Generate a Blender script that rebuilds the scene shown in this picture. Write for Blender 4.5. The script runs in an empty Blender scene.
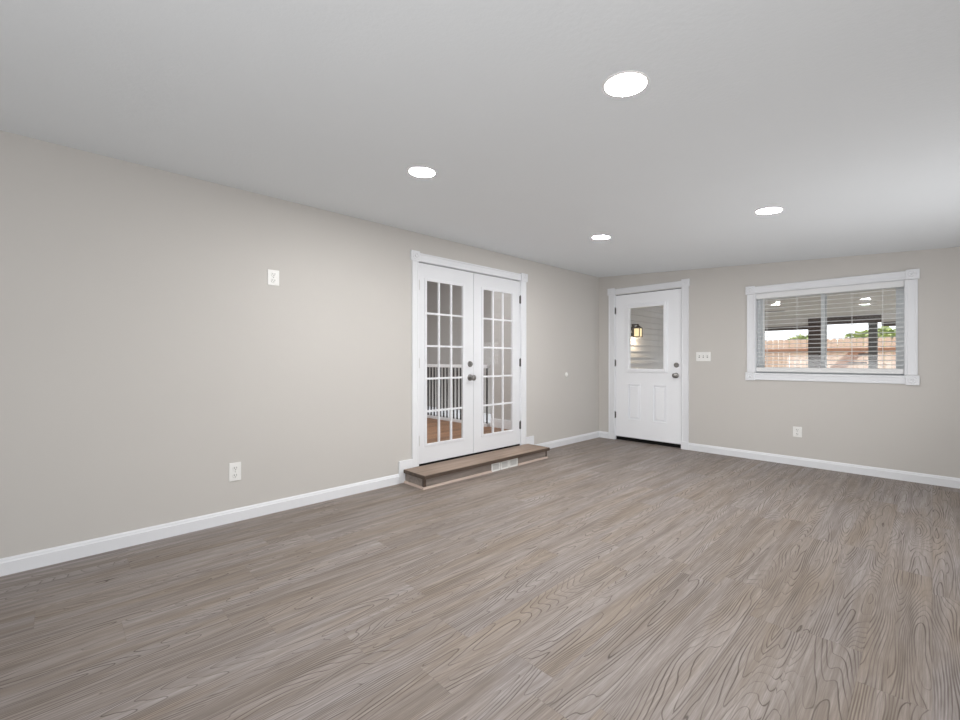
import bpy, bmesh, math, random
from mathutils import Vector, Matrix

random.seed(7)
C = bpy.context.scene.collection
SC = bpy.context.scene

# ------------------------------------------------------------------ camera, world, light, exposure
H = 1.115                      # eye height
XL, YB = -3.345, 5.622         # left wall plane, back wall plane
XR, YF = 1.75, -3.6            # right wall and front wall (behind the camera)
CL, SL = 2.298, -0.059         # ceiling height at the left wall and its slope towards +X
def cz(x): return CL + SL * (x - XL)

cam = bpy.data.cameras.new('camera')
cam.sensor_fit = 'HORIZONTAL'; cam.sensor_width = 36.0
cam.lens = 438.1 / 960 * 36.0
cam.clip_start = 0.02
camo = bpy.data.objects.new('camera', cam); C.objects.link(camo)
camo.location = (0, 0, H)
camo.rotation_euler = (math.radians(90.0 - 0.05), 0, math.radians(45.94))
SC.camera = camo

world = bpy.data.worlds.new('world'); SC.world = world
world.use_nodes = True
bg = world.node_tree.nodes['Background']
bg.inputs['Color'].default_value = (0.93, 0.97, 1.0, 1)
bg.inputs['Strength'].default_value = 2.4

def area(name, loc, rot, sx, sy, power, col=(1, 1, 1), spread=180):
    l = bpy.data.lights.new(name, 'AREA'); l.shape = 'RECTANGLE'
    l.size = sx; l.size_y = sy; l.energy = power; l.color = col
    l.spread = math.radians(spread)
    o = bpy.data.objects.new(name, l); C.objects.link(o)
    o.location = loc; o.rotation_euler = tuple(math.radians(a) for a in rot)
    return o
# unseen fill lamp added at the wall behind the camera, tilted up
area('fill_front', (-0.7, YF + 0.10, 1.0), (112, 0, 0), 4.4, 1.5, 50, (0.95, 0.975, 1.0))
# two unseen fill lamps, added and aimed up to brighten ceiling and walls
def up_fill_lamp(loc, tgt, size, power, spread):
    l = bpy.data.lights.new('up_fill', 'AREA'); l.shape = 'DISK'; l.size = size
    l.energy = power; l.spread = math.radians(spread)
    l.color = (0.985, 0.99, 1.0)
    o = bpy.data.objects.new('up_fill', l); C.objects.link(o); o.location = loc
    o.rotation_euler = (Vector(tgt) - Vector(loc)).to_track_quat('-Z', 'Y').to_euler()
up_fill_lamp((0.3, -0.6, 0.5), (-1.0, 0.8, 2.2), 0.8, 38, 180)
up_fill_lamp((1.2, 3.6, 0.3), (-2.0, 4.0, 2.2), 0.8, 18, 120)
# unseen lamp added to light the room beyond the french doors
area('hall_fill', (-5.2, 2.9, 2.9), (0, 0, 0), 1.6, 1.6, 75, (1.0, 0.99, 0.98))

SC.view_settings.view_transform = 'Standard'
SC.view_settings.look = 'None'
SC.view_settings.gamma = 1.0
SC.view_settings.use_curve_mapping = False
SC.view_settings.exposure = 0.12
SC.cycles.use_denoising = True
SC.cycles.max_bounces = 10
SC.cycles.diffuse_bounces = 6
SC.cycles.transparent_max_bounces = 16
SC.cycles.sample_clamp_indirect = 6.0

# ------------------------------------------------------------------ materials
def srgb(r, g, b):
    def f(v):
        v /= 255.0
        return v / 12.92 if v <= 0.04045 else ((v + 0.055) / 1.055) ** 2.4
    return (f(r), f(g), f(b), 1)

class NT:
    """small helper to write node trees"""
    def __init__(s, name):
        s.m = bpy.data.materials.new(name); s.m.use_nodes = True
        s.t = s.m.node_tree; s.t.nodes.clear()
        s.out = s.t.nodes.new('ShaderNodeOutputMaterial')
    def n(s, typ, **kw):
        nd = s.t.nodes.new(typ)
        for k, v in kw.items(): setattr(nd, k, v)
        return nd
    def l(s, a, b): s.t.links.new(a, b)
    def put(s, sock, v):
        if isinstance(v, bpy.types.NodeSocket): s.l(v, sock)
        else: sock.default_value = v
    def math(s, op, a, b=None, c=None, clamp=False):
        nd = s.n('ShaderNodeMath', operation=op); nd.use_clamp = clamp
        s.put(nd.inputs[0], a)
        if b is not None: s.put(nd.inputs[1], b)
        if c is not None: s.put(nd.inputs[2], c)
        return nd.outputs[0]
    def comb(s, x, y, z):
        nd = s.n('ShaderNodeCombineXYZ')
        for i, v in enumerate((x, y, z)): s.put(nd.inputs[i], v)
        return nd.outputs[0]
    def noise(s, vec, scale=1.0, detail=2.0, rough=0.5, dist=0.0):
        nd = s.n('ShaderNodeTexNoise')
        s.l(vec, nd.inputs['Vector']); nd.inputs['Scale'].default_value = scale
        nd.inputs['Detail'].default_value = detail; nd.inputs['Roughness'].default_value = rough
        nd.inputs['Distortion'].default_value = dist
        return nd.outputs['Fac']
    def white(s, vec):
        nd = s.n('ShaderNodeTexWhiteNoise', noise_dimensions='3D'); s.l(vec, nd.inputs['Vector'])
        return nd.outputs['Value']
    def maprange(s, v, a, b, c, d, smooth=False):
        nd = s.n('ShaderNodeMapRange'); nd.interpolation_type = 'SMOOTHSTEP' if smooth else 'LINEAR'
        s.put(nd.inputs[0], v)
        for i, q in enumerate((a, b, c, d)): nd.inputs[i + 1].default_value = q
        return nd.outputs[0]
    def mix(s, f, a, b, mode='MIX'):
        nd = s.n('ShaderNodeMix', data_type='RGBA', blend_type=mode)
        s.put(nd.inputs[0], f); s.put(nd.inputs[6], a); s.put(nd.inputs[7], b)
        return nd.outputs[2]
    def bsdf(s, col, rough=0.5, metal=0.0, spec=0.5, bump=None, bstr=0.1, bdist=0.001):
        p = s.n('ShaderNodeBsdfPrincipled')
        s.put(p.inputs['Base Color'], col); s.put(p.inputs['Roughness'], rough)
        p.inputs['Metallic'].default_value = metal
        p.inputs['Specular IOR Level'].default_value = spec
        if bump is not None:
            b = s.n('ShaderNodeBump'); b.inputs['Strength'].default_value = bstr
            b.inputs['Distance'].default_value = bdist
            s.l(bump, b.inputs['Height']); s.l(b.outputs[0], p.inputs['Normal'])
        s.l(p.outputs[0], s.out.inputs[0])
        return s.m
    def pos(s):
        return s.n('ShaderNodeNewGeometry').outputs['Position']
    def obj(s):
        return s.n('ShaderNodeTexCoord').outputs['Object']

def paint(name, col, rough=0.5, spec=0.4, nscale=60.0, bstr=0.06, var=0.03, metal=0.0):
    """painted / plastic / metal surface with slight procedural mottling"""
    t = NT(name); p = t.obj()
    a = t.noise(p, nscale, 3, 0.6)
    b = t.noise(p, 3.0, 2, 0.5)
    c = tuple(v * (1 - var) for v in col[:3]) + (1,)
    return t.bsdf(t.mix(b, c, col), rough, metal, spec, a, bstr, 0.001)

M = {}
M['wall'] = paint('wall_paint_greige', srgb(200, 197, 193), 0.75, 0.25, 90, 0.12, 0.02)
M['ceiling'] = paint('ceiling_paint', srgb(222, 226, 229), 0.85, 0.2, 55, 0.9, 0.02)
M['trim'] = paint('white_trim_paint', srgb(228, 230, 234), 0.4, 0.4, 40, 0.02, 0.01)
M['door'] = paint('white_door_brightened', srgb(241, 243, 247), 0.42, 0.4, 50, 0.03, 0.01)  # same white as the french doors, brightened to offset weaker light here
M['french'] = paint('white_french_door_dimmed', srgb(224, 226, 230), 0.42, 0.4, 50, 0.03, 0.01)  # same door white, dimmed to offset stronger light on these leaves
M['vinyl'] = paint('white_vinyl', srgb(222, 226, 228), 0.45, 0.4, 50, 0.02, 0.01)
M['blind'] = paint('blind_slat_white', srgb(226, 227, 228), 0.5, 0.3, 50, 0.02, 0.01)
M['plastic'] = paint('white_plastic', srgb(236, 236, 234), 0.35, 0.5, 40, 0.01, 0.01)
M['grille'] = paint('pale_grey_grille', srgb(206, 206, 204), 0.5, 0.4, 40, 0.01, 0.01)
M['slot'] = paint('dark_slot', srgb(50, 48, 46), 0.6, 0.3)
M['black'] = paint('black_rubber', srgb(14, 13, 13), 0.7, 0.2)
M['nickel'] = paint('satin_nickel', srgb(150, 148, 146), 0.28, 0.5, 80, 0.02, 0.04, 1.0)
M['hinge'] = paint('dark_hinge_steel', srgb(96, 94, 92), 0.4, 0.5, 80, 0.02, 0.04, 1.0)
M['hingew'] = paint('pale_hinge_steel', srgb(196, 196, 196), 0.45, 0.5, 80, 0.02, 0.04, 0.3)
M['round'] = paint('pale_shoe_moulding', srgb(190, 172, 162), 0.5, 0.3)
M['hallwall'] = paint('hall_wall_paint', srgb(184, 182, 180), 0.8, 0.2, 90, 0.05, 0.02)
M['iron'] = paint('black_iron', srgb(34, 32, 32), 0.5, 0.4)
M['bronze'] = paint('dark_bronze', srgb(58, 48, 42), 0.45, 0.5, 60, 0.03, 0.1, 0.6)
M['post'] = paint('weathered_dark_timber', srgb(92, 78, 72), 0.8, 0.2, 30, 0.2, 0.25)
M['postgrey'] = paint('weathered_grey_timber', srgb(112, 112, 112), 0.8, 0.2, 30, 0.2, 0.25)
M['soffit'] = paint('porch_ceiling_paint', srgb(238, 234, 230), 0.8, 0.2, 30, 0.05, 0.03)
M['render'] = paint('neighbour_wall', srgb(236, 230, 226), 0.9, 0.1, 20, 0.1, 0.05)
M['concrete'] = paint('concrete', srgb(205, 202, 196), 0.9, 0.2, 20, 0.2, 0.12)
M['soil'] = paint('yard_ground', srgb(120, 112, 84), 0.95, 0.1, 8, 0.3, 0.35)
M['bark'] = paint('bark', srgb(96, 82, 70), 0.9, 0.1, 40, 0.4, 0.3)
M['siding'] = paint('grey_siding_paint', srgb(214, 214, 216), 0.6, 0.3, 40, 0.05, 0.03)

def floor_material():
    t = NT('grey_oak_plank_floor')
    sx = t.n('ShaderNodeSeparateXYZ'); t.l(t.pos(), sx.inputs[0])
    X, Y = sx.outputs[0], sx.outputs[1]
    W, Ln = 0.185, 1.22
    u = t.math('DIVIDE', X, W)
    row = t.math('FLOOR', u)
    off = t.math('MULTIPLY', t.white(t.comb(row, 3.7, 1.1)), 1.0)
    v = t.math('ADD', t.math('DIVIDE', Y, Ln), off)
    col = t.math('FLOOR', v)
    seed = t.white(t.comb(row, col, 0.5))
    seed2 = t.white(t.comb(row, col, 9.5))
    fu = t.math('FRACT', u); fv = t.math('FRACT', v)
    # growth rings: thin lines of even width along the contours of a field stretched with the plank
    sh = t.math('MULTIPLY', seed, 80.0)
    N = 38.0
    def field(x, y, fu_):
        vec = t.comb(t.math('ADD', t.math('MULTIPLY', x, 6.0), sh), t.math('MULTIPLY', y, 0.62), sh)
        f = t.noise(vec, 1.0, 1.5, 0.45, 0.2)
        w = t.noise(t.comb(t.math('MULTIPLY', x, 26.0), t.math('MULTIPLY', y, 4.5), sh), 1.0, 2.0, 0.5)
        f = t.math('ADD', f, t.math('MULTIPLY', w, 0.016))
        lean = t.math('MULTIPLY', t.math('ABSOLUTE', t.math('SUBTRACT', fu_, seed2)), 0.32)
        return t.math('MULTIPLY', t.math('ADD', f, lean), N)
    e = 0.003
    f0 = field(X, Y, fu)
    fx_ = field(t.math('ADD', X, e), Y, t.math('ADD', fu, e / W))
    fy_ = field(X, t.math('ADD', Y, e), fu)
    gx = t.math('DIVIDE', t.math('SUBTRACT', fx_, f0), e)
    gy = t.math('DIVIDE', t.math('SUBTRACT', fy_, f0), e)
    grad = t.math('SQRT', t.math('ADD', t.math('MULTIPLY', gx, gx), t.math('MULTIPLY', gy, gy)))
    ring = t.math('FRACT', f0)
    gd = t.math('MAXIMUM', grad, 12.0)
    dist = t.math('DIVIDE', t.math('MINIMUM', ring, t.math('SUBTRACT', 1.0, ring)), gd)   # metres to the nearest ring
    vary = t.noise(t.comb(t.math('MULTIPLY', X, 22.0), t.math('MULTIPLY', Y, 2.5), sh), 1.0, 2)
    dist = t.math('DIVIDE', dist, t.maprange(vary, 0.3, 0.7, 0.6, 1.5))
    line = t.maprange(dist, 0.0004, 0.0025, 1.0, 0.0, True)
    soft = t.math('MULTIPLY', t.maprange(ring, 0.45, 1.0, 0, 1), t.maprange(ring, 0.93, 1.0, 1, 0))
    line = t.math('MULTIPLY', line, t.maprange(vary, 0.30, 0.62, 0.30, 1.0))
    line = t.math('MULTIPLY', line, t.maprange(grad, 60.0, 200.0, 1.0, 0.42))
    # long streaks
    streak = t.noise(t.comb(t.math('MULTIPLY', X, 48.0), t.math('MULTIPLY', Y, 0.9), sh), 1.0, 3, 0.6)
    streak = t.maprange(streak, 0.38, 0.62, 1.0, 0.0)
    # pores
    pore = t.noise(t.comb(t.math('MULTIPLY', X, 260.0), t.math('MULTIPLY', Y, 9.0), sh), 1.0, 3, 0.6)
    pore = t.maprange(pore, 0.35, 0.68, 1.0, 0.0)
    tone = t.noise(t.comb(t.math('MULTIPLY', X, 9.0), t.math('MULTIPLY', Y, 1.2), sh), 1.0, 2)
    ca = srgb(164, 154, 148); cb = srgb(171, 164, 163); cc = srgb(157, 143, 130)
    base = t.mix(t.maprange(seed, 0.0, 1.0, 0.0, 1.0), ca, cb)
    base = t.mix(t.maprange(tone, 0.42, 0.68, 0.0, 0.85), base, cc)
    bright = t.maprange(seed2, 0, 1, 0.92, 1.03)
    hv = t.n('ShaderNodeHueSaturation'); t.l(base, hv.inputs['Color']); t.l(bright, hv.inputs['Value'])
    base = hv.outputs[0]
    base = t.mix(t.math('MULTIPLY', pore, 0.5), base, srgb(104, 93, 85))
    base = t.mix(t.math('MULTIPLY', streak, 0.42), base, srgb(104, 94, 86))
    base = t.mix(t.math('MULTIPLY', soft, 0.16), base, srgb(104, 92, 82))
    base = t.mix(t.math('MULTIPLY', line, 0.80), base, srgb(72, 62, 56))
    # seams
    du = t.math('MULTIPLY', t.math('MINIMUM', fu, t.math('SUBTRACT', 1.0, fu)), W)
    dv = t.math('MULTIPLY', t.math('MINIMUM', fv, t.math('SUBTRACT', 1.0, fv)), Ln)
    seam = t.maprange(t.math('MINIMUM', du, dv), 0.0006, 0.0022, 1.0, 0.0)
    base = t.mix(t.math('MULTIPLY', seam, 0.16), base, srgb(82, 72, 66))
    hgt = t.math('SUBTRACT', 1.0, t.math('ADD', t.math('MULTIPLY', line, 0.15), seam))
    rough = t.maprange(line, 0, 1, 0.46, 0.6)
    return t.bsdf(base, rough, 0, 0.32, hgt, 0.06, 0.0005)
M['floor'] = floor_material()

def wood(name, ca, cb, axis='Y', rough=0.5, plank=None):
    t = NT(name); sx = t.n('ShaderNodeSeparateXYZ'); t.l(t.pos(), sx.inputs[0])
    x, y, z = sx.outputs
    if axis == 'Y': v = t.comb(t.math('MULTIPLY', x, 24), t.math('MULTIPLY', y, 1.6), t.math('MULTIPLY', z, 24))
    elif axis == 'X': v = t.comb(t.math('MULTIPLY', x, 1.6), t.math('MULTIPLY', y, 24), t.math('MULTIPLY', z, 24))
    else: v = t.comb(t.math('MULTIPLY', x, 20), t.math('MULTIPLY', y, 20), t.math('MULTIPLY', z, 1.4))
    n = t.noise(v, 1.0, 4, 0.6, 0.4)
    r = t.maprange(n, 0.3, 0.7, 0, 1)
    col = t.mix(r, ca, cb)
    if plank:
        src = x if axis == 'Y' else (y if axis == 'X' else x)
        k = t.math('DIVIDE', src, plank)
        h = t.white(t.comb(t.math('FLOOR', k), 1.0, 2.0))
        hv = t.n('ShaderNodeHueSaturation'); t.l(col, hv.inputs['Color']); t.l(t.maprange(h, 0, 1, 0.75, 1.15), hv.inputs['Value'])
        f = t.math('FRACT', k)
        s = t.maprange(t.math('MINIMUM', f, t.math('SUBTRACT', 1.0, f)), 0.0, 0.035, 0.6, 0.0)
        col = t.mix(s, hv.outputs[0], tuple(c * 0.3 for c in ca[:3]) + (1,))
    return t.bsdf(col, rough, 0, 0.35, n, 0.1, 0.001)
M['tread'] = wood('brown_oak_tread', srgb(126, 107, 93), srgb(158, 139, 124), 'Y')
M['shaded_nosing'] = wood('oak_nosing_shaded', srgb(70, 58, 50), srgb(96, 82, 72), 'Y')  # darker brown paints in the shadow line along the tread edge
M['riser'] = wood('grey_oak_riser', srgb(118, 109, 103), srgb(156, 146, 139), 'Y')
M['hallfloor'] = wood('brown_oak_floor', srgb(128, 94, 70), srgb(160, 124, 98), 'Y', 0.5, 0.09)
M['cedar'] = wood('cedar_boards', srgb(216, 178, 154), srgb(238, 210, 188), 'Z', 0.8)
M['cedarrail'] = wood('cedar_rail', srgb(150, 104, 78), srgb(176, 130, 102), 'X', 0.8)

def glass_material():
    """thin clear pane: clear view plus a Schlick mirror reflection"""
    t = NT('clear_glass')
    lw = t.n('ShaderNodeLayerWeight'); lw.inputs['Blend'].default_value = 0.5
    f = t.math('POWER', lw.outputs['Facing'], 4.0)
    f = t.math('ADD', t.math('MULTIPLY', f, 0.9), 0.045)
    tr = t.n('ShaderNodeBsdfTransparent'); tr.inputs[0].default_value = (0.965, 0.965, 0.965, 1)
    gl = t.n('ShaderNodeBsdfGlossy'); gl.inputs['Roughness'].default_value = 0.0
    mx = t.n('ShaderNodeMixShader'); t.l(f, mx.inputs[0]); t.l(tr.outputs[0], mx.inputs[1]); t.l(gl.outputs[0], mx.inputs[2])
    t.l(mx.outputs[0], t.out.inputs[0])
    return t.m
M['glass'] = glass_material()

def emit(name, col, strength):
    t = NT(name); e = t.n('ShaderNodeEmission')
    e.inputs[0].default_value = col; e.inputs[1].default_value = strength
    t.l(e.outputs[0], t.out.inputs[0]); return t.m
M['led'] = emit('led_diffuser', (1.0, 0.985, 0.96, 1), 295.0)
M['lampglow'] = emit('lantern_glow', (1.0, 0.78, 0.44, 1), 1.25)

def leaf_material():
    t = NT('leaves'); p = t.obj()
    n = t.noise(p, 3.0, 3, 0.6)
    return t.bsdf(t.mix(t.maprange(n, 0.3, 0.7, 0, 1), srgb(150, 168, 96), srgb(206, 214, 150)), 0.6, 0, 0.2)
M['leaf'] = leaf_material()

# ------------------------------------------------------------------ mesh helpers (all in world coordinates)
def box(bm, x0, x1, y0, y1, z0, z1):
    vs = [bm.verts.new((x, y, z)) for x in (x0, x1) for y in (y0, y1) for z in (z0, z1)]
    for f in ((0, 1, 3, 2), (4, 6, 7, 5), (0, 4, 5, 1), (2, 3, 7, 6), (0, 2, 6, 4), (1, 5, 7, 3)):
        bm.faces.new([vs[i] for i in f])
def hexa(bm, pts):
    """8 corners: 4 of the lower face in order, 4 of the upper face in the same order"""
    v = [bm.verts.new(p) for p in pts]
    for f in ((3, 2, 1, 0), (4, 5, 6, 7), (0, 1, 5, 4), (1, 2, 6, 5), (2, 3, 7, 6), (3, 0, 4, 7)):
        bm.faces.new([v[i] for i in f])
def prism(bm, pts, vec):
    a = [bm.verts.new(p) for p in pts]
    b = [bm.verts.new(Vector(p) + Vector(vec)) for p in pts]
    n = len(a)
    bm.faces.new(a[::-1]); bm.faces.new(b)
    for i in range(n): bm.faces.new((a[i], a[(i + 1) % n], b[(i + 1) % n], b[i]))
def lathe(bm, prof, origin, axis, seg=24):
    """prof: list of (radius, distance along axis); closed ends when radius is 0"""
    ax = Vector(axis).normalized()
    t = Vector((0, 0, 1)) if abs(ax.z) < 0.9 else Vector((1, 0, 0))
    e1 = ax.cross(t).normalized(); e2 = ax.cross(e1)
    rings = []
    for r, d in prof:
        c = Vector(origin) + ax * d
        if r <= 1e-6: rings.append([bm.verts.new(c)])
        else: rings.append([bm.verts.new(c + e1 * (r * math.cos(2 * math.pi * i / seg)) + e2 * (r * math.sin(2 * math.pi * i / seg))) for i in range(seg)])
    for a, b in zip(rings, rings[1:]):
        for i in range(seg):
            j = (i + 1) % seg
            if len(a) == 1 and len(b) == 1: continue
            if len(a) == 1: bm.faces.new((a[0], b[j], b[i]))
            elif len(b) == 1: bm.faces.new((a[i], a[j], b[0]))
            else: bm.faces.new((a[i], a[j], b[j], b[i]))
def cyl(bm, p, axis, r, h, seg=16): lathe(bm, [(0, 0), (r, 0), (r, h), (0, h)], p, axis, seg)

# wall frames: a point on the left wall is (s along +Y, height z, d out into the room); on the back wall s runs along +X
def PL(s, z, d): return (XL + d, s, z)
def PB(s, z, d): return (s, YB - d, z)
def wbox(bm, P, s0, s1, z0, z1, d0, d1):
    a = P(s0, z0, d0); b = P(s1, z1, d1)
    box(bm, *(q for i in range(3) for q in (min(a[i], b[i]), max(a[i], b[i]))))
NORM = {PL: Vector((1, 0, 0)), PB: Vector((0, -1, 0))}

def finish(name, bm, mat, parent=None, bevel=0.0, smooth=False, base=None):
    """link one mesh object; its origin goes to the parent's place, or to base, or to the middle of its underside"""
    bmesh.ops.recalc_face_normals(bm, faces=bm.faces)
    if parent is not None: o0 = Vector(parent['_w'])
    elif base is not None: o0 = Vector(base)
    else:
        xs = [v.co for v in bm.verts]
        lo = [min(c[i] for c in xs) for i in range(3)]; hi = [max(c[i] for c in xs) for i in range(3)]
        o0 = Vector(((lo[0] + hi[0]) / 2, (lo[1] + hi[1]) / 2, lo[2]))
    bmesh.ops.translate(bm, verts=bm.verts, vec=-o0)
    me = bpy.data.meshes.new(name); bm.to_mesh(me); bm.free()
    me.materials.append(mat)
    if smooth:
        for p in me.polygons: p.use_smooth = True
        me.set_sharp_from_angle(angle=math.radians(40))
    o = bpy.data.objects.new(name, me); C.objects.link(o)
    if parent is not None: o.parent = parent
    else: o.location = o0
    o['_w'] = tuple(o0)
    if bevel:
        b = o.modifiers.new('bevel', 'BEVEL'); b.width = bevel; b.segments = 2; b.limit_method = 'ANGLE'
    return o
def tag(o, label=None, cat=None, group=None, kind=None):
    if label: o['label'] = label
    if cat: o['category'] = cat
    if group: o['group'] = group
    if kind: o['kind'] = kind
    return o
def empty(name, loc, label=None, cat=None, group=None, kind=None):
    o = bpy.data.objects.new(name, None); C.objects.link(o)
    o.location = loc; o.empty_display_size = 0.1; o['_w'] = tuple(loc)
    return tag(o, label, cat, group, kind)
def B(): return bmesh.new()
def part(name, mat, parent, fn, bevel=0.0, smooth=False):
    bm = B(); fn(bm)
    return finish(name, bm, mat, parent, bevel, smooth)

# ------------------------------------------------------------------ openings
FD = (2.43, 3.893, 0.11, 2.036)       # french doors: y0, y1, z0, z1 on the left wall
BD = (-3.092, -2.180, 0.0, 2.018)     # back door on the back wall
WN = (-1.382, -0.177, 0.962, 1.856)   # window on the back wall
WT = 0.13

# ------------------------------------------------------------------ room shell
bm = B(); box(bm, XL - WT, XR + 0.1, YF - 0.1, YB + WT, -0.12, 0.0)
tag(finish('floor', bm, M['floor'], base=(0, 0, 0)), 'grey brown oak plank floor running towards the back door', 'floor', kind='structure')
bm = B()
x0, x1, y0, y1 = XL - WT, XR + 0.1, YF - 0.1, YB + WT
hexa(bm, [(x0, y0, cz(x0)), (x1, y0, cz(x1)), (x1, y1, cz(x1)), (x0, y1, cz(x0)),
          (x0, y0, cz(x0) + .12), (x1, y0, cz(x1) + .12), (x1, y1, cz(x1) + .12), (x0, y1, cz(x0) + .12)])
tag(finish('ceiling', bm, M['ceiling'], base=(0, 0, 2.2)), 'smooth pale grey ceiling sloping gently down to the right', 'ceiling', kind='structure')

def top(x): return cz(x) + 0.02
bm = B()
for (a, b, c, d) in ((YF, FD[0], 0, top(XL)), (FD[1], YB, 0, top(XL)), (FD[0], FD[1], 0, FD[2]), (FD[0], FD[1], FD[3], top(XL))):
    box(bm, XL - WT, XL, a, b, c, d)
bmesh.ops.remove_doubles(bm, verts=bm.verts, dist=1e-5)
tag(finish('wall_left', bm, M['wall']), 'long greige painted wall on the left around the french doors', 'wall', kind='structure')
bm = B()
def slopebox(bm, xa, xb, za, YA=YB, YC=YB + WT):
    hexa(bm, [(xa, YA, za), (xb, YA, za), (xb, YC, za), (xa, YC, za), (xa, YA, top(xa)), (xb, YA, top(xb)), (xb, YC, top(xb)), (xa, YC, top(xa))])
slopebox(bm, XL - WT, BD[0], 0); slopebox(bm, BD[0], BD[1], BD[3]); slopebox(bm, BD[1], WN[0], 0)
slopebox(bm, WN[0], WN[1], WN[3]); box(bm, WN[0], WN[1], YB, YB + WT, 0, WN[2]); slopebox(bm, WN[1], XR, 0)
tag(finish('wall_back', bm, M['wall']), 'greige painted back wall with white door and window', 'wall', kind='structure')
bm = B(); slopebox(bm, XL - WT, XR, 0, YF - 0.1, YF)
tag(finish('wall_front', bm, M['wall']), 'greige painted wall behind the camera', 'wall', kind='structure')
bm = B(); box(bm, XR, XR + 0.1, YF - 0.1, YB + WT, 0, top(XR))
tag(finish('wall_right', bm, M['wall']), 'greige painted wall beside the camera on the right', 'wall', kind='structure')

# baseboards with a stepped top
def baseboard(name, P, s0, s1, label):
    bm = B()
    prof = [(0, 0), (0.015, 0), (0.015, 0.066), (0.011, 0.072), (0.010, 0.080), (0.005, 0.088), (0, 0.088)]
    vec = Vector(P(s1, 0, 0)) - Vector(P(s0, 0, 0))
    prism(bm, [P(s0, z, d) for d, z in prof], vec)
    tag(finish(name, bm, M['trim']), label, 'baseboard', kind='structure')
baseboard('baseboard_left', PL, YF, 2.215, 'long white baseboard along the left wall before the french doors')
baseboard('baseboard_corner', PL, 4.127, YB - 0.0155, 'short white baseboard between french doors and room corner')
baseboard('baseboard_back', PB, BD[1] + 0.082, XR, 'white baseboard under the window on the back wall')
baseboard('baseboard_nook', PB, XL, BD[0] - 0.098, 'tiny white baseboard between corner and back door')

# plinth steps of trim beside the doorstep
bm = B(); wbox(bm, PL, 2.215, 2.36, 0.0, 0.2, 0, 0.017)
tag(finish('trim_1', bm, M['trim'], bevel=0.003), 'white raised baseboard block at left end of wooden step', 'trim', kind='structure')
bm = B(); wbox(bm, PL, 3.985, 4.127, 0.0, 0.2, 0, 0.017)
tag(finish('trim_2', bm, M['trim'], bevel=0.003), 'white raised baseboard block at right end of wooden step', 'trim', kind='structure')

# ------------------------------------------------------------------ casings
def casing_profile(w):
    return [(0, 0), (0, .014), (.005, .0165), (.014, .0165), (.019, .013), (w - .019, .013), (w - .014, .0165), (w - .005, .0165), (w, .014), (w, 0)]
def leg(bm, P, s0, s1, z0, z1):
    prism(bm, [P(s0 + a, z0, d) for a, d in casing_profile(s1 - s0)], (0, 0, z1 - z0))
def head(bm, P, s0, s1, z0, z1):
    vec = Vector(P(s1, 0, 0)) - Vector(P(s0, 0, 0))
    prism(bm, [P(s0, z0 + a, d) for a, d in casing_profile(z1 - z0)], vec)
def rosette(bm, P, s0, s1, z0, z1):
    wbox(bm, P, s0, s1, z0, z1, 0, 0.024)
    c = P((s0 + s1) / 2, (z0 + z1) / 2, 0.022); r = min(s1 - s0, z1 - z0) * 0.36
    lathe(bm, [(0, 0), (r, 0), (r, .004), (r * .82, .007), (r * .66, .003), (r * .4, .003), (r * .3, .008), (0, .010)], c, NORM[P], 28)

# french door casing
t3 = empty('trim_3', (XL, 3.16, 0.12), 'white fluted casing with rosette corner blocks around the french doors', 'door casing', kind='structure')
part('casing_leg', M['trim'], t3, lambda b: leg(b, PL, 2.36, FD[0] + .002, 0.122, 2.032))
part('casing_leg', M['trim'], t3, lambda b: leg(b, PL, FD[1] - .002, 3.985, 0.122, 2.032))
part('casing_head', M['trim'], t3, lambda b: head(b, PL, 2.436, 3.89, 2.034, 2.112))
part('corner_block', M['trim'], t3, lambda b: rosette(b, PL, 2.343, 2.438, 2.03, 2.123), 0.002)
part('corner_block', M['trim'], t3, lambda b: rosette(b, PL, 3.887, 4.0, 2.03, 2.123), 0.002)
def jamb_l(b):
    box(b, XL - WT, XL - 0.001, FD[0], FD[0] + .006, FD[2], FD[3]); box(b, XL - WT, XL - 0.001, FD[1] - .006, FD[1], FD[2], FD[3])
    box(b, XL - WT, XL - 0.001, FD[0] + .006, FD[1] - .006, FD[3] - .004, FD[3])
part('jamb', M['trim'], t3, jamb_l)
part('gap_shade_strip', M['black'], t3, lambda b: box(b, XL - .03, XL - .02, FD[0] + .006, FD[1] - .006, 2.0258, FD[3] - .004))  # black strip added to stand in for shade in the gap
part('threshold', M['black'], t3, lambda b: box(b, XL - WT, XL - 0.004, FD[0] + .006, FD[1] - .006, FD[2], 0.131))

# back door casing
t4 = empty('trim_4', (-2.636, YB, 0.0), 'white fluted casing with rosette corner blocks around the back door', 'door casing', kind='structure')
part('casing_leg', M['trim'], t4, lambda b: leg(b, PB, -3.186, BD[0] + .002, 0.0, 2.022))
part('casing_leg', M['trim'], t4, lambda b: leg(b, PB, BD[1] - .002, -2.098, 0.0, 2.022))
part('casing_head', M['trim'], t4, lambda b: head(b, PB, -3.094, -2.178, 2.024, 2.10))
part('corner_block', M['trim'], t4, lambda b: rosette(b, PB, -3.197, -3.092, 2.02, 2.114), 0.002)
part('corner_block', M['trim'], t4, lambda b: rosette(b, PB, -2.18, -2.085, 2.02, 2.114), 0.002)
part('plinth_block', M['trim'], t4, lambda b: wbox(b, PB, -2.184, -2.097, 0, 0.095, 0, 0.023), 0.002)
def jamb_b(b):
    box(b, BD[0], BD[0] + .004, YB + 0.001, YB + WT, 0, BD[3]); box(b, BD[1] - .004, BD[1], YB + 0.001, YB + WT, 0, BD[3])
    box(b, BD[0] + .004, BD[1] - .004, YB + 0.001, YB + WT, BD[3] - .003, BD[3])
part('jamb', M['trim'], t4, jamb_b)
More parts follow.
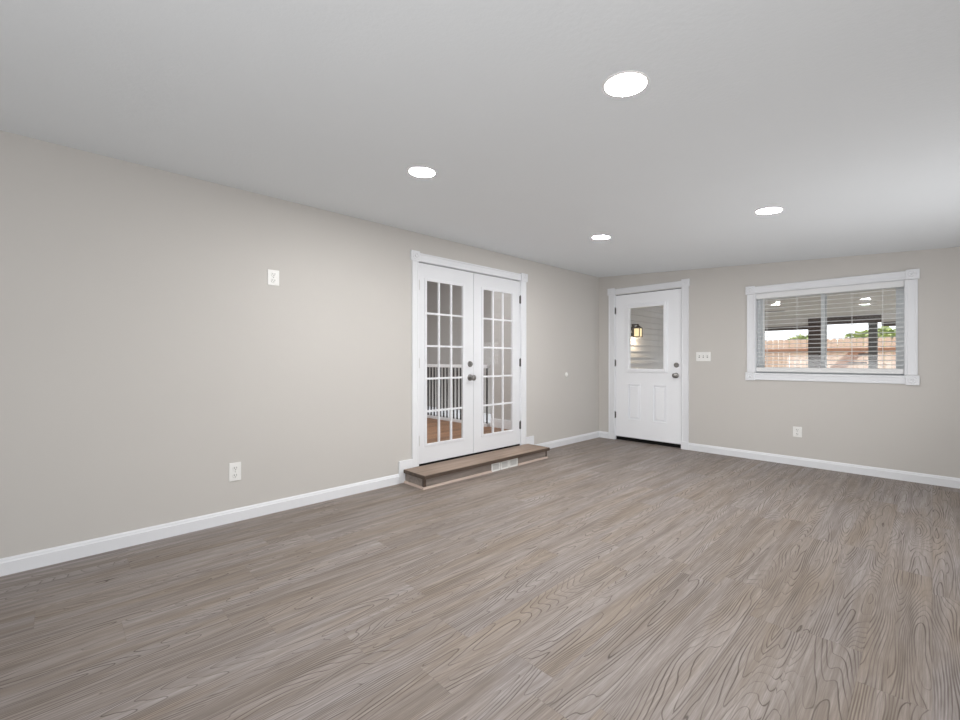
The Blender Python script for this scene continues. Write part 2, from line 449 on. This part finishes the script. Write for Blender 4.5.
part('gap_shade_strip', M['black'], t4, lambda b: (box(b, BD[0] + .004, BD[1] - .004, YB + .016, YB + .03, 2.0068, BD[3] - .003), box(b, -2.1903, BD[1] - .004, YB + .016, YB + .03, .05, 2.0068)))  # black strips added so the gaps round the slab read as shade
part('threshold', M['black'], t4, lambda b: box(b, BD[0] + .004, BD[1] - .004, YB + 0.03, YB + WT, 0, 0.049))

# ------------------------------------------------------------------ door hardware
def hinge(parent, P, s, z, mat):
    def f(b):
        c = P(s, z - .045, 0.006)
        cyl(b, c, (0, 0, 1), 0.0075, 0.09, 12)
        lathe(b, [(0, 0), (.005, .002), (.006, .006), (0, .010)], P(s, z + .045, 0.006), (0, 0, 1), 10)
        wbox(b, P, s - .012, s + .012, z - .043, z + .043, -0.002, 0.003)
    part('hinge', mat, parent, f, smooth=True)
def knob(parent, P, s, z, d0):
    n = NORM[P]; o = P(s, z, d0)
    part('door_knob', M['nickel'], parent, lambda b: lathe(b, [(0, 0), (.034, 0), (.034, .005), (.028, .010), (.013, .013), (.011, .032), (.016, .038), (.026, .046), (.030, .056), (.028, .066), (.018, .073), (0, .075)], o, n, 28), smooth=True)
def deadbolt(parent, P, s, z, d0):
    n = NORM[P]; o = P(s, z, d0)
    d = part('deadbolt', M['nickel'], parent, lambda b: lathe(b, [(0, 0), (.032, 0), (.032, .006), (.027, .013), (.014, .015), (0, .015)], o, n, 28), smooth=True)
    part('thumb_turn', M['nickel'], d, lambda b: wbox(b, P, s - .018, s + .018, z - .006, z + .006, d0 + .013, d0 + .032), 0.002)

# ------------------------------------------------------------------ french doors (two leaves)
def french_leaf(name, s0, s1, g0, g1, label, hinge_s, hmat, hw):
    z0, z1, gz0, gz1 = 0.134, 2.025, 0.310, 1.868
    dF, dB = -0.004, -0.028
    r = empty(name, (XL, (s0 + s1) / 2, z0), label, 'french door', kind='structure')
    def frame(b):
        wbox(b, PL, s0, g0, z0, z1, dB, dF); wbox(b, PL, g1, s1, z0, z1, dB, dF)
        wbox(b, PL, g0, g1, z0, gz0, dB, dF); wbox(b, PL, g0, g1, gz1, z1, dB, dF)
        bmesh.ops.remove_doubles(b, verts=b.verts, dist=1e-5)
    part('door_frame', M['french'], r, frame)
    def mould(b):                                            # raised lip around the glass
        w = 0.022
        for (a, c, e, f) in ((g0 - w, g0 + .004, gz0 - w, gz1 + w), (g1 - .004, g1 + w, gz0 - w, gz1 + w), (g0 + .004, g1 - .004, gz0 - w, gz0 + .004), (g0 + .004, g1 - .004, gz1 - .004, gz1 + w)):
            wbox(b, PL, a, c, e, f, dF - .002, dF + .007)
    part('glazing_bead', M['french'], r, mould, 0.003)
    cw, rh = (g1 - g0) / 3, (gz1 - gz0) / 5
    def bars(b):
        for i in (1, 2): wbox(b, PL, g0 + cw * i - .009, g0 + cw * i + .009, gz0, gz1, -0.019, dF + .003)
        for i in (1, 2, 3, 4): wbox(b, PL, g0, g1, gz0 + rh * i - .009, gz0 + rh * i + .009, -0.0185, dF + .0025)
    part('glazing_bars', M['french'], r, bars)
    for i in range(3):
        for j in range(5):
            part('glass_pane', M['glass'], r, lambda b: wbox(b, PL, g0 + cw * i, g0 + cw * (i + 1), gz0 + rh * j, gz0 + rh * (j + 1), -0.014, -0.010))
    for z in (1.812, 1.08, 0.352): hinge(r, PL, hinge_s, z, hmat)
    if hw: knob(r, PL, 3.095, 0.929, dF); deadbolt(r, PL, 3.095, 1.069, dF)
    return r
french_leaf('door_1', 2.438, 3.143, 2.531, 2.998, 'left white french door leaf with knob and deadbolt, fifteen glass panes', 2.4365, M['hingew'], True)
french_leaf('door_2', 3.148, 3.885, 3.285, 3.757, 'right white french door leaf without knob, fifteen glass panes', 3.8875, M['hinge'], False)

# ------------------------------------------------------------------ back door
d3 = empty('door_3', (-2.636, YB, 0.051), 'white back door with square glass above two panels', 'door', kind='structure')
dF, dB = -0.006, -0.05
s0, s1, z0, z1 = -3.086, -2.191, 0.052, 2.006
g0, g1, gz0, gz1 = -2.884, -2.404, 0.99, 1.818
PANELS = ((-2.90, -2.727), (-2.549, -2.376))
pz0, pz1 = 0.300, 0.778
def slab(b):
    wbox(b, PB, s0, s1, z0, pz0, dB, dF); wbox(b, PB, s0, s1, pz1, gz0, dB, dF); wbox(b, PB, s0, s1, gz1, z1, dB, dF)
    wbox(b, PB, s0, g0, gz0, gz1, dB, dF); wbox(b, PB, g1, s1, gz0, gz1, dB, dF)
    wbox(b, PB, s0, PANELS[0][0], pz0, pz1, dB, dF); wbox(b, PB, PANELS[0][1], PANELS[1][0], pz0, pz1, dB, dF); wbox(b, PB, PANELS[1][1], s1, pz0, pz1, dB, dF)
    bmesh.ops.remove_doubles(b, verts=b.verts, dist=1e-5)
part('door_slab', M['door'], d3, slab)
def lite_frame(b):
    for (w0, w1, d) in ((0.046, 0.026, 0.012), (0.027, -0.004, 0.022)):
        for (a, c, e, f) in ((g0 - w0, g0 - w1, gz0 - w0, gz1 + w0), (g1 + w1, g1 + w0, gz0 - w0, gz1 + w0), (g0 - w1, g1 + w1, gz0 - w0, gz0 - w1), (g0 - w1, g1 + w1, gz1 + w1, gz1 + w0)):
            wbox(b, PB, a, c, e, f, dF - .01, dF + d)
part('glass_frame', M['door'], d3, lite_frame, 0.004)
part('glass_pane', M['glass'], d3, lambda b: wbox(b, PB, g0, g1, gz0, gz1, -0.03, -0.026))
for (a, c) in PANELS:
    def panel(b):
        # sunk groove, then a raised field with sloped sides
        wbox(b, PB, a, c, pz0, pz1, dB + .01, dF - .014)
        o, i = 0.012, 0.034
        lo = [PB(a + o, pz0 + o, dF - .014), PB(c - o, pz0 + o, dF - .014), PB(c - o, pz1 - o, dF - .014), PB(a + o, pz1 - o, dF - .014)]
        hi = [PB(a + i, pz0 + i, dF - .001), PB(c - i, pz0 + i, dF - .001), PB(c - i, pz1 - i, dF - .001), PB(a + i, pz1 - i, dF - .001)]
        hexa(b, lo + hi)
        for (p, q, e, f) in ((a - .008, a + .004, pz0 - .008, pz1 + .008), (c - .004, c + .008, pz0 - .008, pz1 + .008), (a + .004, c - .004, pz0 - .008, pz0 + .004), (a + .004, c - .004, pz1 - .004, pz1 + .008)):
            wbox(b, PB, p, q, e, f, dF - .004, dF + .007)
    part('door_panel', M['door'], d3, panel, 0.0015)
part('door_sweep', M['trim'], d3, lambda b: wbox(b, PB, s0, s1, z0, z0 + 0.014, dF, dF + .005), 0.001)
knob(d3, PB, -2.252, 0.915, dF); deadbolt(d3, PB, -2.25, 1.046, dF)
for z in (1.794, 1.066, 0.345): hinge(d3, PB, -3.0885, z, M['hinge'])

# ------------------------------------------------------------------ window
w1 = empty('window_1', (-0.78, YB, 0.885), 'white cased sliding window with blinds on the back wall', 'window', kind='structure')
part('casing_leg', M['trim'], w1, lambda b: leg(b, PB, -1.460, WN[0] + .002, 0.975, 1.845))
part('casing_leg', M['trim'], w1, lambda b: leg(b, PB, WN[1] - .002, -0.094, 0.975, 1.845))
part('casing_head', M['trim'], w1, lambda b: head(b, PB, -1.392, -0.165, 1.854, 1.930))
part('casing_sill', M['trim'], w1, lambda b: head(b, PB, -1.392, -0.165, 0.890, 0.964))
for (a, c) in ((-1.473, -1.384), (-0.174, -0.083)):
    for (e, f) in ((0.883, 0.972), (1.848, 1.938)):
        part('corner_block', M['trim'], w1, lambda b: rosette(b, PB, a, c, e, f), 0.002)
def wjamb(b):
    box(b, WN[0], WN[0] + .006, YB + .001, YB + WT, WN[2], WN[3]); box(b, WN[1] - .006, WN[1], YB + .001, YB + WT, WN[2], WN[3])
    box(b, WN[0] + .006, WN[1] - .006, YB + .001, YB + WT, WN[3] - .006, WN[3]); box(b, WN[0] + .006, WN[1] - .006, YB + .001, YB + WT, WN[2], WN[2] + .006)
part('jamb', M['trim'], w1, wjamb)
fx0, fx1, fz0, fz1 = WN[0] + .006, WN[1] - .006, WN[2] + .006, WN[3] - .006
def wframe(b):
    y0, y1 = YB + .072, YB + .128
    box(b, fx0, fx0 + .03, y0, y1, fz0, fz1); box(b, fx1 - .03, fx1, y0, y1, fz0, fz1)
    box(b, fx0 + .03, fx1 - .03, y0, y1, fz0, fz0 + .03); box(b, fx0 + .03, fx1 - .03, y0, y1, fz1 - .03, fz1)
part('window_frame', M['vinyl'], w1, wframe, 0.002)
def sash(x0, x1, y0, y1, tilt):
    z0, z1, w = fz0 + .03, fz1 - .03, 0.03
    def f(b):
        box(b, x0, x0 + w, y0, y1, z0, z1); box(b, x1 - w, x1, y0, y1, z0, z1)
        box(b, x0 + w, x1 - w, y0, y1, z0, z0 + w); box(b, x0 + w, x1 - w, y0, y1, z1 - w, z1)
    s = part('sash', M['vinyl'], w1, f, 0.002)
    ym = (y0 + y1) / 2
    for k, tl in ((-.006, 0.0), (.006, tilt)):          # double glazing; the outer pane bows a little
        def g(b):
            a, c, e, h = x0 + w - .004, x1 - w + .004, z0 + w - .004, z1 - w + .004
            hexa(b, [(a, ym + k - .0015 - tl, e), (c, ym + k - .0015 - tl, e), (c, ym + k + .0015 - tl, e), (a, ym + k + .0015 - tl, e),
                     (a, ym + k - .0015 + tl, h), (c, ym + k - .0015 + tl, h), (c, ym + k + .0015 + tl, h), (a, ym + k + .0015 + tl, h)])
        part('glass_pane', M['glass'], s, g)
sash(fx0 + .03, -0.762, YB + .100, YB + .124, 0.0022)
sash(-0.806, fx1 - .03, YB + .076, YB + .099, 0.0040)

# blind
bl = empty('window_blind', (-0.78, YB + .03, 0.975), 'white horizontal slat blind lowered with slats open inside the window', 'blind')
bx0, bx1 = -1.3755, -0.1835
part('headrail', M['blind'], bl, lambda b: box(b, bx0, bx1, YB + .004, YB + .056, 1.790, 1.848), 0.003)
part('bottom_rail', M['blind'], bl, lambda b: box(b, bx0, bx1, YB + .006, YB + .054, 0.981, 1.031), 0.006)
NS = 17
for k in range(NS):
    z = 1.031 + (1.790 - 1.031) * (k + 0.75) / (NS + 0.3)
    def f(b):
        n = 4; up = []; dn = []
        for i in range(n + 1):
            q = i / n - 0.5
            y = YB + .030 + q * 0.046; zz = z + 0.003 * (1 - 4 * q * q) + q * 0.004
            up.append((y, zz + .0013)); dn.append((y, zz - .0013))
        prism(b, [(bx0 + .004, y, zz) for y, zz in up + dn[::-1]], (bx1 - bx0 - .008, 0, 0))
    part('slat', M['blind'], bl, f)
for x in (-1.275, -1.00, -0.555, -0.330):
    def f(b):
        for y in (YB + .0055, YB + .0545): box(b, x - .0012, x + .0012, y - .001, y + .001, 1.02, 1.80)
    part('ladder_cord', M['blind'], bl, f)
part('tilt_wand', M['plastic'], bl, lambda b: cyl(b, (-1.30, YB + .002, 1.12), (0, 0, 1), .003, .68, 8))

# ------------------------------------------------------------------ wooden step with vents
st = empty('doorstep', (-3.18, 3.14, 0.0), 'low grey brown wooden step under the french doors', 'step')
sX, sY0, sY1 = -3.045, 2.276, 3.992
part('riser', M['riser'], st, lambda b: box(b, XL + .0175, sX, sY0, sY1, 0.0, 0.090))
part('tread', M['tread'], st, lambda b: box(b, XL + .0175, -3.016, 2.262, 4.008, 0.090, 0.121), 0.002)
part('shaded_nosing', M['shaded_nosing'], st, lambda b: prism(b, [(XL + .0175, 2.257, .088), (-3.010, 2.257, .088), (-3.010, 4.013, .088), (XL + .0175, 4.013, .088), (XL + .0175, 4.008, .088), (-3.016, 4.008, .088), (-3.016, 2.262, .088), (XL + .0175, 2.262, .088)], (0, 0, .0325)), 0.004)  # edge strip whose dark colour carries the tread's shadow line
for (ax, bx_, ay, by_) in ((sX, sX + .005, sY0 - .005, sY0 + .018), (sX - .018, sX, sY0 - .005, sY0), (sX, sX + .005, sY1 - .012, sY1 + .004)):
    part('corner_strip', M['shaded_nosing'], st, lambda b: box(b, ax, bx_, ay, by_, .018, .088))
def shoe(y0, y1):
    return lambda b: prism(b, [(sX, y0, 0), (sX + .017, y0, 0), (sX + .015, y0, .009), (sX + .009, y0, .015), (sX, y0, .017)], (0, y1 - y0, 0))
part('shoe_moulding', M['round'], st, shoe(sY0 - .017, 3.098))
part('shoe_moulding', M['round'], st, shoe(3.494, sY1 + .016))
part('shoe_moulding', M['round'], st, lambda b: prism(b, [(XL + .0175, sY0, 0), (XL + .0175, sY0 - .017, 0), (XL + .0175, sY0 - .015, .009), (XL + .0175, sY0 - .009, .015), (XL + .0175, sY0, .017)], (sX - XL - .0175, 0, 0)))
VL = ('white square vent cover on the step riser, leftmost of three', 'white square vent cover on the step riser, middle of three', 'white square vent cover on the step riser, rightmost of three')
for k, (a, c) in enumerate(((3.102, 3.222), (3.232, 3.350), (3.360, 3.490))):
    v = empty('vent_cover', (sX, (a + c) / 2, 0.0), VL[k], 'vent', 'vent covers on the step riser')
    def fr(b):
        w = .014
        box(b, sX + .0005, sX + .010, a, a + w, 0.0, 0.087); box(b, sX + .0005, sX + .010, c - w, c, 0.0, 0.087)
        box(b, sX + .0005, sX + .010, a + w, c - w, 0.0, w); box(b, sX + .0005, sX + .010, a + w, c - w, .087 - w, .087)
    part('vent_frame', M['plastic'], v, fr, 0.0015)
    def gr(b):
        box(b, sX + .0005, sX + .003, a + .014, c - .014, .014, .073)
        n = 6
        for i in range(n):
            z = .014 + .059 * (i + .5) / n
            box(b, sX + .003, sX + .008, a + .014, c - .014, z - .0028, z + .0028)
    part('grille', M['grille'], v, gr)

# ------------------------------------------------------------------ outlets, switches, bumper
def outlet(P, s, z, w, h, label):
    r = empty('wall_outlet', P(s, z - h / 2, 0), label, 'outlet', 'white wall outlets')
    part('cover_plate', M['plastic'], r, lambda b: wbox(b, P, s - w / 2, s + w / 2, z - h / 2, z + h / 2, 0, .007), 0.003)
    for k in (-1, 1):
        zc = z + k * h * .2
        sk = part('socket', M['plastic'], r, lambda b: lathe(b, [(0, 0), (w * .23, 0), (w * .23, .0105), (w * .21, .012), (0, .012)], P(s, zc, 0), NORM[P], 20))
        def slots(b):
            for q in (-1, 1): wbox(b, P, s + q * .007 - .0014, s + q * .007 + .0014, zc - .002, zc + .009, .0115, .0126)
            cyl(b, Vector(P(s, zc - .009, .0115)), NORM[P], .003, .0011, 10)
        part('socket_slots', M['slot'], sk, slots)
    part('screw', M['slot'], r, lambda b: cyl(b, P(s, z, .0065), NORM[P], .0025, .0012, 10))
outlet(PL, 0.886, 0.343, 0.074, 0.126, 'white duplex outlet low on the left wall above the baseboard')
outlet(PL, 1.139, 1.712, 0.080, 0.112, 'white outlet high on the left wall at television height')
outlet(PB, -0.992, 0.353, 0.078, 0.108, 'white outlet low on the back wall under the window')

sw = empty('light_switch_plate', PB(-1.927, 1.097, 0), 'white three gang switch plate between back door and window', 'light switch')
part('cover_plate', M['plastic'], sw, lambda b: wbox(b, PB, -2.010, -1.844, 1.097, 1.207, 0, .007), 0.003)
for k in (-1, 0, 1):
    x = -1.927 + k * .046
    def tg(b):
        hexa(b, [PB(x - .005, 1.142, .006), PB(x + .005, 1.142, .006), PB(x + .005, 1.162, .006), PB(x - .005, 1.162, .006),
                 PB(x - .004, 1.156, .018), PB(x + .004, 1.156, .018), PB(x + .004, 1.164, .018), PB(x - .004, 1.164, .018)])
    part('switch_toggle', M['plastic'], sw, tg)
    part('toggle_slot', M['slot'], sw, lambda b: wbox(b, PB, x - .0065, x + .0065, 1.138, 1.166, .0065, .0076))

bu = empty('door_bumper', PL(4.813, 0.892, 0), 'small round white door bumper on the left wall near the corner', 'door bumper')
part('bumper_base', M['plastic'], bu, lambda b: lathe(b, [(0, 0), (.031, 0), (.031, .004), (.024, .010), (0, .010)], PL(4.813, .919, 0), (1, 0, 0), 24), smooth=True)
part('bumper_pad', M['plastic'], bu, lambda b: lathe(b, [(0, .008), (.018, .008), (.018, .014), (.012, .018), (0, .019)], PL(4.813, .919, 0), (1, 0, 0), 24), smooth=True)

# ------------------------------------------------------------------ recessed ceiling lights
LIGHTS = ((-0.802, 1.536, 'large round recessed ceiling light nearest the camera'),
          (-2.100, 1.555, 'round recessed ceiling light in front of the french doors'),
          (-2.090, 3.546, 'smallest round recessed ceiling light near the back corner'),
          (-0.789, 3.547, 'round recessed ceiling light above the floor before the window'))
dn = -Vector((-SL, 0, 1)).normalized()         # pointing into the room
for (x, y, lab) in LIGHTS:
    o = Vector((x, y, cz(x)))
    r = empty('ceiling_light', o, lab, 'ceiling light', 'recessed ceiling lights')
    part('trim_ring', M['plastic'], r, lambda b: lathe(b, [(.075, -.004), (.083, -.004), (.083, .002), (.080, .004), (.075, .004), (.075, -.004)], o, dn, 40), smooth=True)
    part('diffuser', M['led'], r, lambda b: lathe(b, [(0, -.001), (.0755, -.001), (.0755, .003), (0, .0035)], o, dn, 40))

# ------------------------------------------------------------------ room beyond the french doors
hx0, hx1 = -8.2, XL - WT
RY = 4.645
bm = B(); box(bm, hx0, hx1, 0.6, RY + .04, -0.02, 0.11)
tag(finish('floor_hall', bm, M['hallfloor']), 'brown oak floor of the room beyond the french doors', 'floor', kind='structure')
bm = B(); box(bm, hx0, hx1, 0.5, 6.0, 3.0, 3.1)
tag(finish('ceiling_hall', bm, M['ceiling']), 'ceiling of the room beyond the french doors', 'ceiling', kind='structure')
bm = B(); box(bm, hx0 - .1, hx0, 0.5, 6.0, -1.2, 3.1)
tag(finish('wall_hall_far', bm, M['hallwall']), 'far wall of the room beyond the french doors', 'wall', kind='structure')
bm = B(); box(bm, hx0, hx1, 0.5, 0.6, -0.02, 3.0)
tag(finish('wall_hall_near', bm, M['hallwall']), 'near side wall of the room beyond the french doors', 'wall', kind='structure')
bm = B(); box(bm, hx0, -4.60, 5.6, 5.7, -1.2, 3.0)
tag(finish('wall_stairwell', bm, M['hallwall']), 'greige stairwell wall behind the black railing', 'wall', kind='structure')
bm = B(); box(bm, -4.60, hx1, RY + .04, 5.7, -1.2, 3.0)
tag(finish('wall_hall_end', bm, M['hallwall']), 'greige wall seen through the right french door', 'wall', kind='structure')
bm = B(); box(bm, hx0, -4.601, RY + .04, 5.6, -1.25, -1.2)
tag(finish('floor_stairwell', bm, M['hallfloor']), 'bottom of the stairwell behind the railing', 'floor', kind='structure')
bm = B(); box(bm, -4.60, hx1, RY + .026, RY + .04, .11, .24)
tag(finish('baseboard_hall', bm, M['trim'], bevel=.003), 'white baseboard seen through the right french door', 'baseboard', kind='structure')
bm = B(); box(bm, hx0, -4.601, 5.585, 5.6, -.02, .14)
tag(finish('baseboard_stairwell', bm, M['trim'], bevel=.003), 'white skirting on the stairwell wall behind the railing', 'baseboard', kind='structure')

rl = empty('stair_railing', (-6.0, RY, 0.11), 'stair railing with black balusters and white rails beyond the left french door', 'railing')
rx0, rx1 = -7.6, -4.62
part('shoe_rail', M['trim'], rl, lambda b: box(b, rx0, rx1, RY - .03, RY + .03, .11, .155), .003)
part('handrail', M['trim'], rl, lambda b: box(b, rx0, rx1, RY - .03, RY + .03, .985, 1.035), .006)
x = rx1 - .03; nb = 0
while x > rx0 + .05 and nb < 60:
    part('baluster', M['iron'], rl, lambda b: box(b, x - .009, x + .009, RY - .009, RY + .009, .15, .99))
    x -= .085; nb += 1
part('newel_post', M['trim'], rl, lambda b: (box(b, rx0 - .08, rx0, RY - .04, RY + .04, .11, 1.08), box(b, rx0 - .09, rx0 + .01, RY - .05, RY + .05, 1.08, 1.11)), .003)

# ------------------------------------------------------------------ outside: porch behind the back wall
PY = 10.0
bm = B(); box(bm, -16, 10, YB + WT, 40, -0.25, -0.08)
tag(finish('ground', bm, M['soil']), 'yard ground beyond the porch', 'ground', kind='structure')
bm = B(); box(bm, -3.6, 4.2, YB + WT, PY + .3, -0.08, -0.03)
tag(finish('floor_porch', bm, M['concrete']), 'concrete slab of the covered porch', 'floor', kind='structure')
def pz(y): return 2.22 + (1.85 - 2.22) * (y - 5.75) / (PY + .3 - 5.75)
bm = B(); ya, yb = YB + WT, PY + .3
hexa(bm, [(-3.6, ya, pz(ya)), (4.2, ya, pz(ya)), (4.2, yb, pz(yb)), (-3.6, yb, pz(yb)), (-3.6, ya, pz(ya) + .1), (4.2, ya, pz(ya) + .1), (4.2, yb, pz(yb) + .1), (-3.6, yb, pz(yb) + .1)])
tag(finish('ceiling_porch', bm, M['soffit']), 'pale sloping porch ceiling seen through the window', 'ceiling', kind='structure')
# lap siding wall that carries the lantern
SXW = -3.42
bm = B()
z = -0.05
while z < 2.25:
    prism(bm, [(SXW - .05, YB + WT, z), (SXW + .030, YB + WT, z), (SXW, YB + WT, z + .10), (SXW - .05, YB + WT, z + .10)], (0, PY - YB - WT, 0))
    z += .10
tag(finish('wall_siding', bm, M['siding']), 'grey lap siding wall outside the back door glass', 'wall', kind='structure')
# posts and beams
def post(x0, x1, z1, mat, label):
    bm = B(); box(bm, x0, x1, PY - .07, PY + .07, -0.03, z1)
    o = finish('porch_post', bm, mat, bevel=.006); tag(o, label, 'post', 'porch posts')
post(-1.594, -1.416, 1.875, M['post'], 'dark timber porch post seen through the left window sash')
post(-0.762, -0.652, 1.745, M['postgrey'], 'grey timber porch post seen through the right window sash')
def beam(x0, x1, z0, z1, label):
    bm = B(); box(bm, x0, x1, PY - .05, PY + .05, z0, z1)
    tag(finish('porch_beam', bm, M['post'], bevel=.004), label, 'beam', 'porch beams')
beam(-3.37, -1.596, 1.675, 1.745, 'low dark porch beam left of the dark timber post')
beam(-1.414, -0.60, 1.746, 1.872, 'dark porch beam between the two timber posts')
beam(-0.598, 4.1, 1.675, 1.745, 'low dark porch beam right of the grey timber post')
for n, (a, c) in enumerate(((-3.37, -1.596), (-0.598, 4.1))):
    bm = B(); box(bm, a, c, PY - .04, PY + .04, 1.745, pz(PY) - .001)
    tag(finish('trim_%d' % (5 + n), bm, M['soffit']), ('pale board over the left porch beam', 'pale board over the right porch beam')[n], 'trim', kind='structure')

# lantern on the siding
lx, ly, lz = SXW + .016, 6.76, 1.49
ln = empty('wall_lantern', (lx, ly, lz), 'small lit bronze wall lantern on the siding outside the back door', 'lantern')
part('back_plate', M['bronze'], ln, lambda b: box(b, lx - .004, lx + .014, ly - .045, ly + .045, lz + .0, lz + .2), .004)
part('arm', M['bronze'], ln, lambda b: (box(b, lx + .01, lx + .10, ly - .01, ly + .01, lz + .185, lz + .2), box(b, lx + .08, lx + .10, ly - .01, ly + .01, lz + .15, lz + .19)), .002)
cxl = lx + .09
part('cap', M['bronze'], ln, lambda b: lathe(b, [(0, .175), (.02, .172), (.055, .15), (.075, .135), (.075, .128), (0, .128)], (cxl, ly, lz), (0, 0, 1), 4))
def lcage(b):
    for q in (-1, 1):
        for w in (-1, 1): box(b, cxl + q * .048 - .005, cxl + q * .048 + .005, ly + w * .048 - .005, ly + w * .048 + .005, lz, lz + .13)
    box(b, cxl - .056, cxl + .056, ly - .056, ly + .056, lz - .012, lz)
part('cage', M['bronze'], ln, lcage)
part('lamp_glass', M['lampglow'], ln, lambda b: box(b, cxl - .043, cxl + .043, ly - .043, ly + .043, lz + .001, lz + .127))

pl_ = bpy.data.lights.new('lantern_bulb', 'POINT'); pl_.energy = 4.0; pl_.color = (1.0, 0.80, 0.55); pl_.shadow_soft_size = 0.03
po_ = bpy.data.objects.new('lantern_bulb', pl_); C.objects.link(po_); po_.location = (cxl + 0.05, ly, lz - 0.03)
# ceiling fan on the porch
fx, fy = -1.95, 7.05
fz = pz(fy)
fn = empty('ceiling_fan', (fx, fy, fz), 'dark porch ceiling fan glimpsed at the left of the window', 'ceiling fan')
part('downrod', M['bronze'], fn, lambda b: lathe(b, [(0, .001), (.06, 0), (.05, -.04), (.012, -.05), (.012, -.27), (0, -.27)], (fx, fy, fz), (0, 0, 1), 16))
part('motor', M['bronze'], fn, lambda b: lathe(b, [(0, -.26), (.07, -.27), (.09, -.31), (.09, -.35), (.05, -.38), (0, -.385)], (fx, fy, fz), (0, 0, 1), 20))
for k in range(4):
    a = math.radians(20 + 90 * k); ca, sa = math.cos(a), math.sin(a)
    def f(b):
        pts = []
        for (r, w, zz) in ((.08, -.045, -.337), (.55, -.06, -.335), (.55, .06, -.325), (.08, .045, -.323)):
            pts.append((fx + ca * r - sa * w, fy + sa * r + ca * w, fz + zz))
        hexa(b, pts + [(p[0], p[1], p[2] + .008) for p in pts])
    part('fan_blade', M['post'], fn, f)

# fence
FY = 16.0
fc = empty('cedar_fence', (-1, FY, -0.08), 'pale cedar board fence across the yard beyond the window', 'fence')
def boards(b):
    x = -7.0; k = 0
    rr = random.Random(3)
    while x < 5.0:
        h = 1.72 + rr.uniform(-.02, .02); y = FY + rr.uniform(0, .008)
        prism(b, [(x, y, -.08), (x + .133, y, -.08), (x + .133, y, h - .04), (x + .10, y, h), (x + .033, y, h), (x, y, h - .04)], (0, .018, 0))
        x += .142
part('fence_boards', M['cedar'], fc, boards)
for z in (0.3, 1.34): part('fence_rail', M['cedarrail'], fc, lambda b: box(b, -7.0, 5.0, FY - .04, FY, z, z + .09))
for k in range(6):
    x = -6.6 + 2.3 * k
    part('fence_post', M['cedarrail'], fc, lambda b: box(b, x - .045, x + .045, FY + .03, FY + .12, -.08, 1.68))

# timber steps in the yard with a sloping stringer
sx0, sx1, syy = -1.33, -0.72, 13.0
ys = empty('yard_stair', (-1.0, syy, -0.08), 'wooden yard stair with a sloping side board behind the grey post', 'stair')
part('stringer', M['cedarrail'], ys, lambda b: hexa(b, [(-2.63, syy, -.08), (-2.43, syy, -.08), (-2.43, syy + .05, -.08), (-2.63, syy + .05, -.08), (-1.26, syy, 1.36), (-1.06, syy, 1.36), (-1.06, syy + .05, 1.36), (-1.26, syy + .05, 1.36)]))
for k in range(7):
    q = (k + .5) / 7
    part('stair_tread', M['post'], ys, lambda b: box(b, -2.43 + 1.37 * q - .02, -2.43 + 1.37 * q + .26, syy + .05, syy + .95, -.08 + 1.4 * q, -.04 + 1.4 * q))
part('stringer', M['cedarrail'], ys, lambda b: hexa(b, [(-2.63, syy + .95, -.08), (-2.43, syy + .95, -.08), (-2.43, syy + 1, -.08), (-2.63, syy + 1, -.08), (-1.26, syy + .95, 1.36), (-1.06, syy + .95, 1.36), (-1.06, syy + 1, 1.36), (-1.26, syy + 1, 1.36)]))

# shrubs beyond the fence
def shrub(x, y, r, ztop, n, seed, label):
    rr = random.Random(seed)
    s = empty('garden_tree', (x, y, -0.08), label, 'tree', 'trees beyond the fence')
    part('trunk', M['bark'], s, lambda b: lathe(b, [(0, 0), (.10, 0), (.08, .7), (.05, ztop - r * .8), (0, ztop - r * .7)], (x, y, -.08), (0, 0, 1), 10))
    def f(b):
        for i in range(n):
            while True:
                p = Vector((rr.uniform(-1, 1), rr.uniform(-1, 1), rr.uniform(-1, 1)))
                if 0.3 < p.length < 1: break
            c = Vector((x + p.x * r, y + p.y * r, ztop - r * .75 + p.z * r * .75))
            a = Vector((rr.uniform(-1, 1), rr.uniform(-1, 1), rr.uniform(-.6, .6))).normalized()
            t = a.cross(Vector((0, 0, 1))).normalized(); L = rr.uniform(.22, .36)
            q = [c - t * L * .4, c + a * L * .6 - t * .01, c + t * L * .4, c - a * L * .6]
            b.faces.new([b.verts.new(v) for v in q])
    part('foliage', M['leaf'], s, f)
shrub(-1.15, 19.0, 1.4, 2.14, 1700, 1, 'pale green tree above the fence between the two porch posts')
shrub(0.42, 23.5, 1.5, 2.38, 1700, 2, 'pale green tree above the fence right of the grey porch post')
shrub(-3.15, 19.0, .55, 1.98, 350, 3, 'small yellow green tree above the fence left of the dark porch post')

# drop the bookkeeping property
for o in bpy.data.objects:
    if '_w' in o: del o['_w']
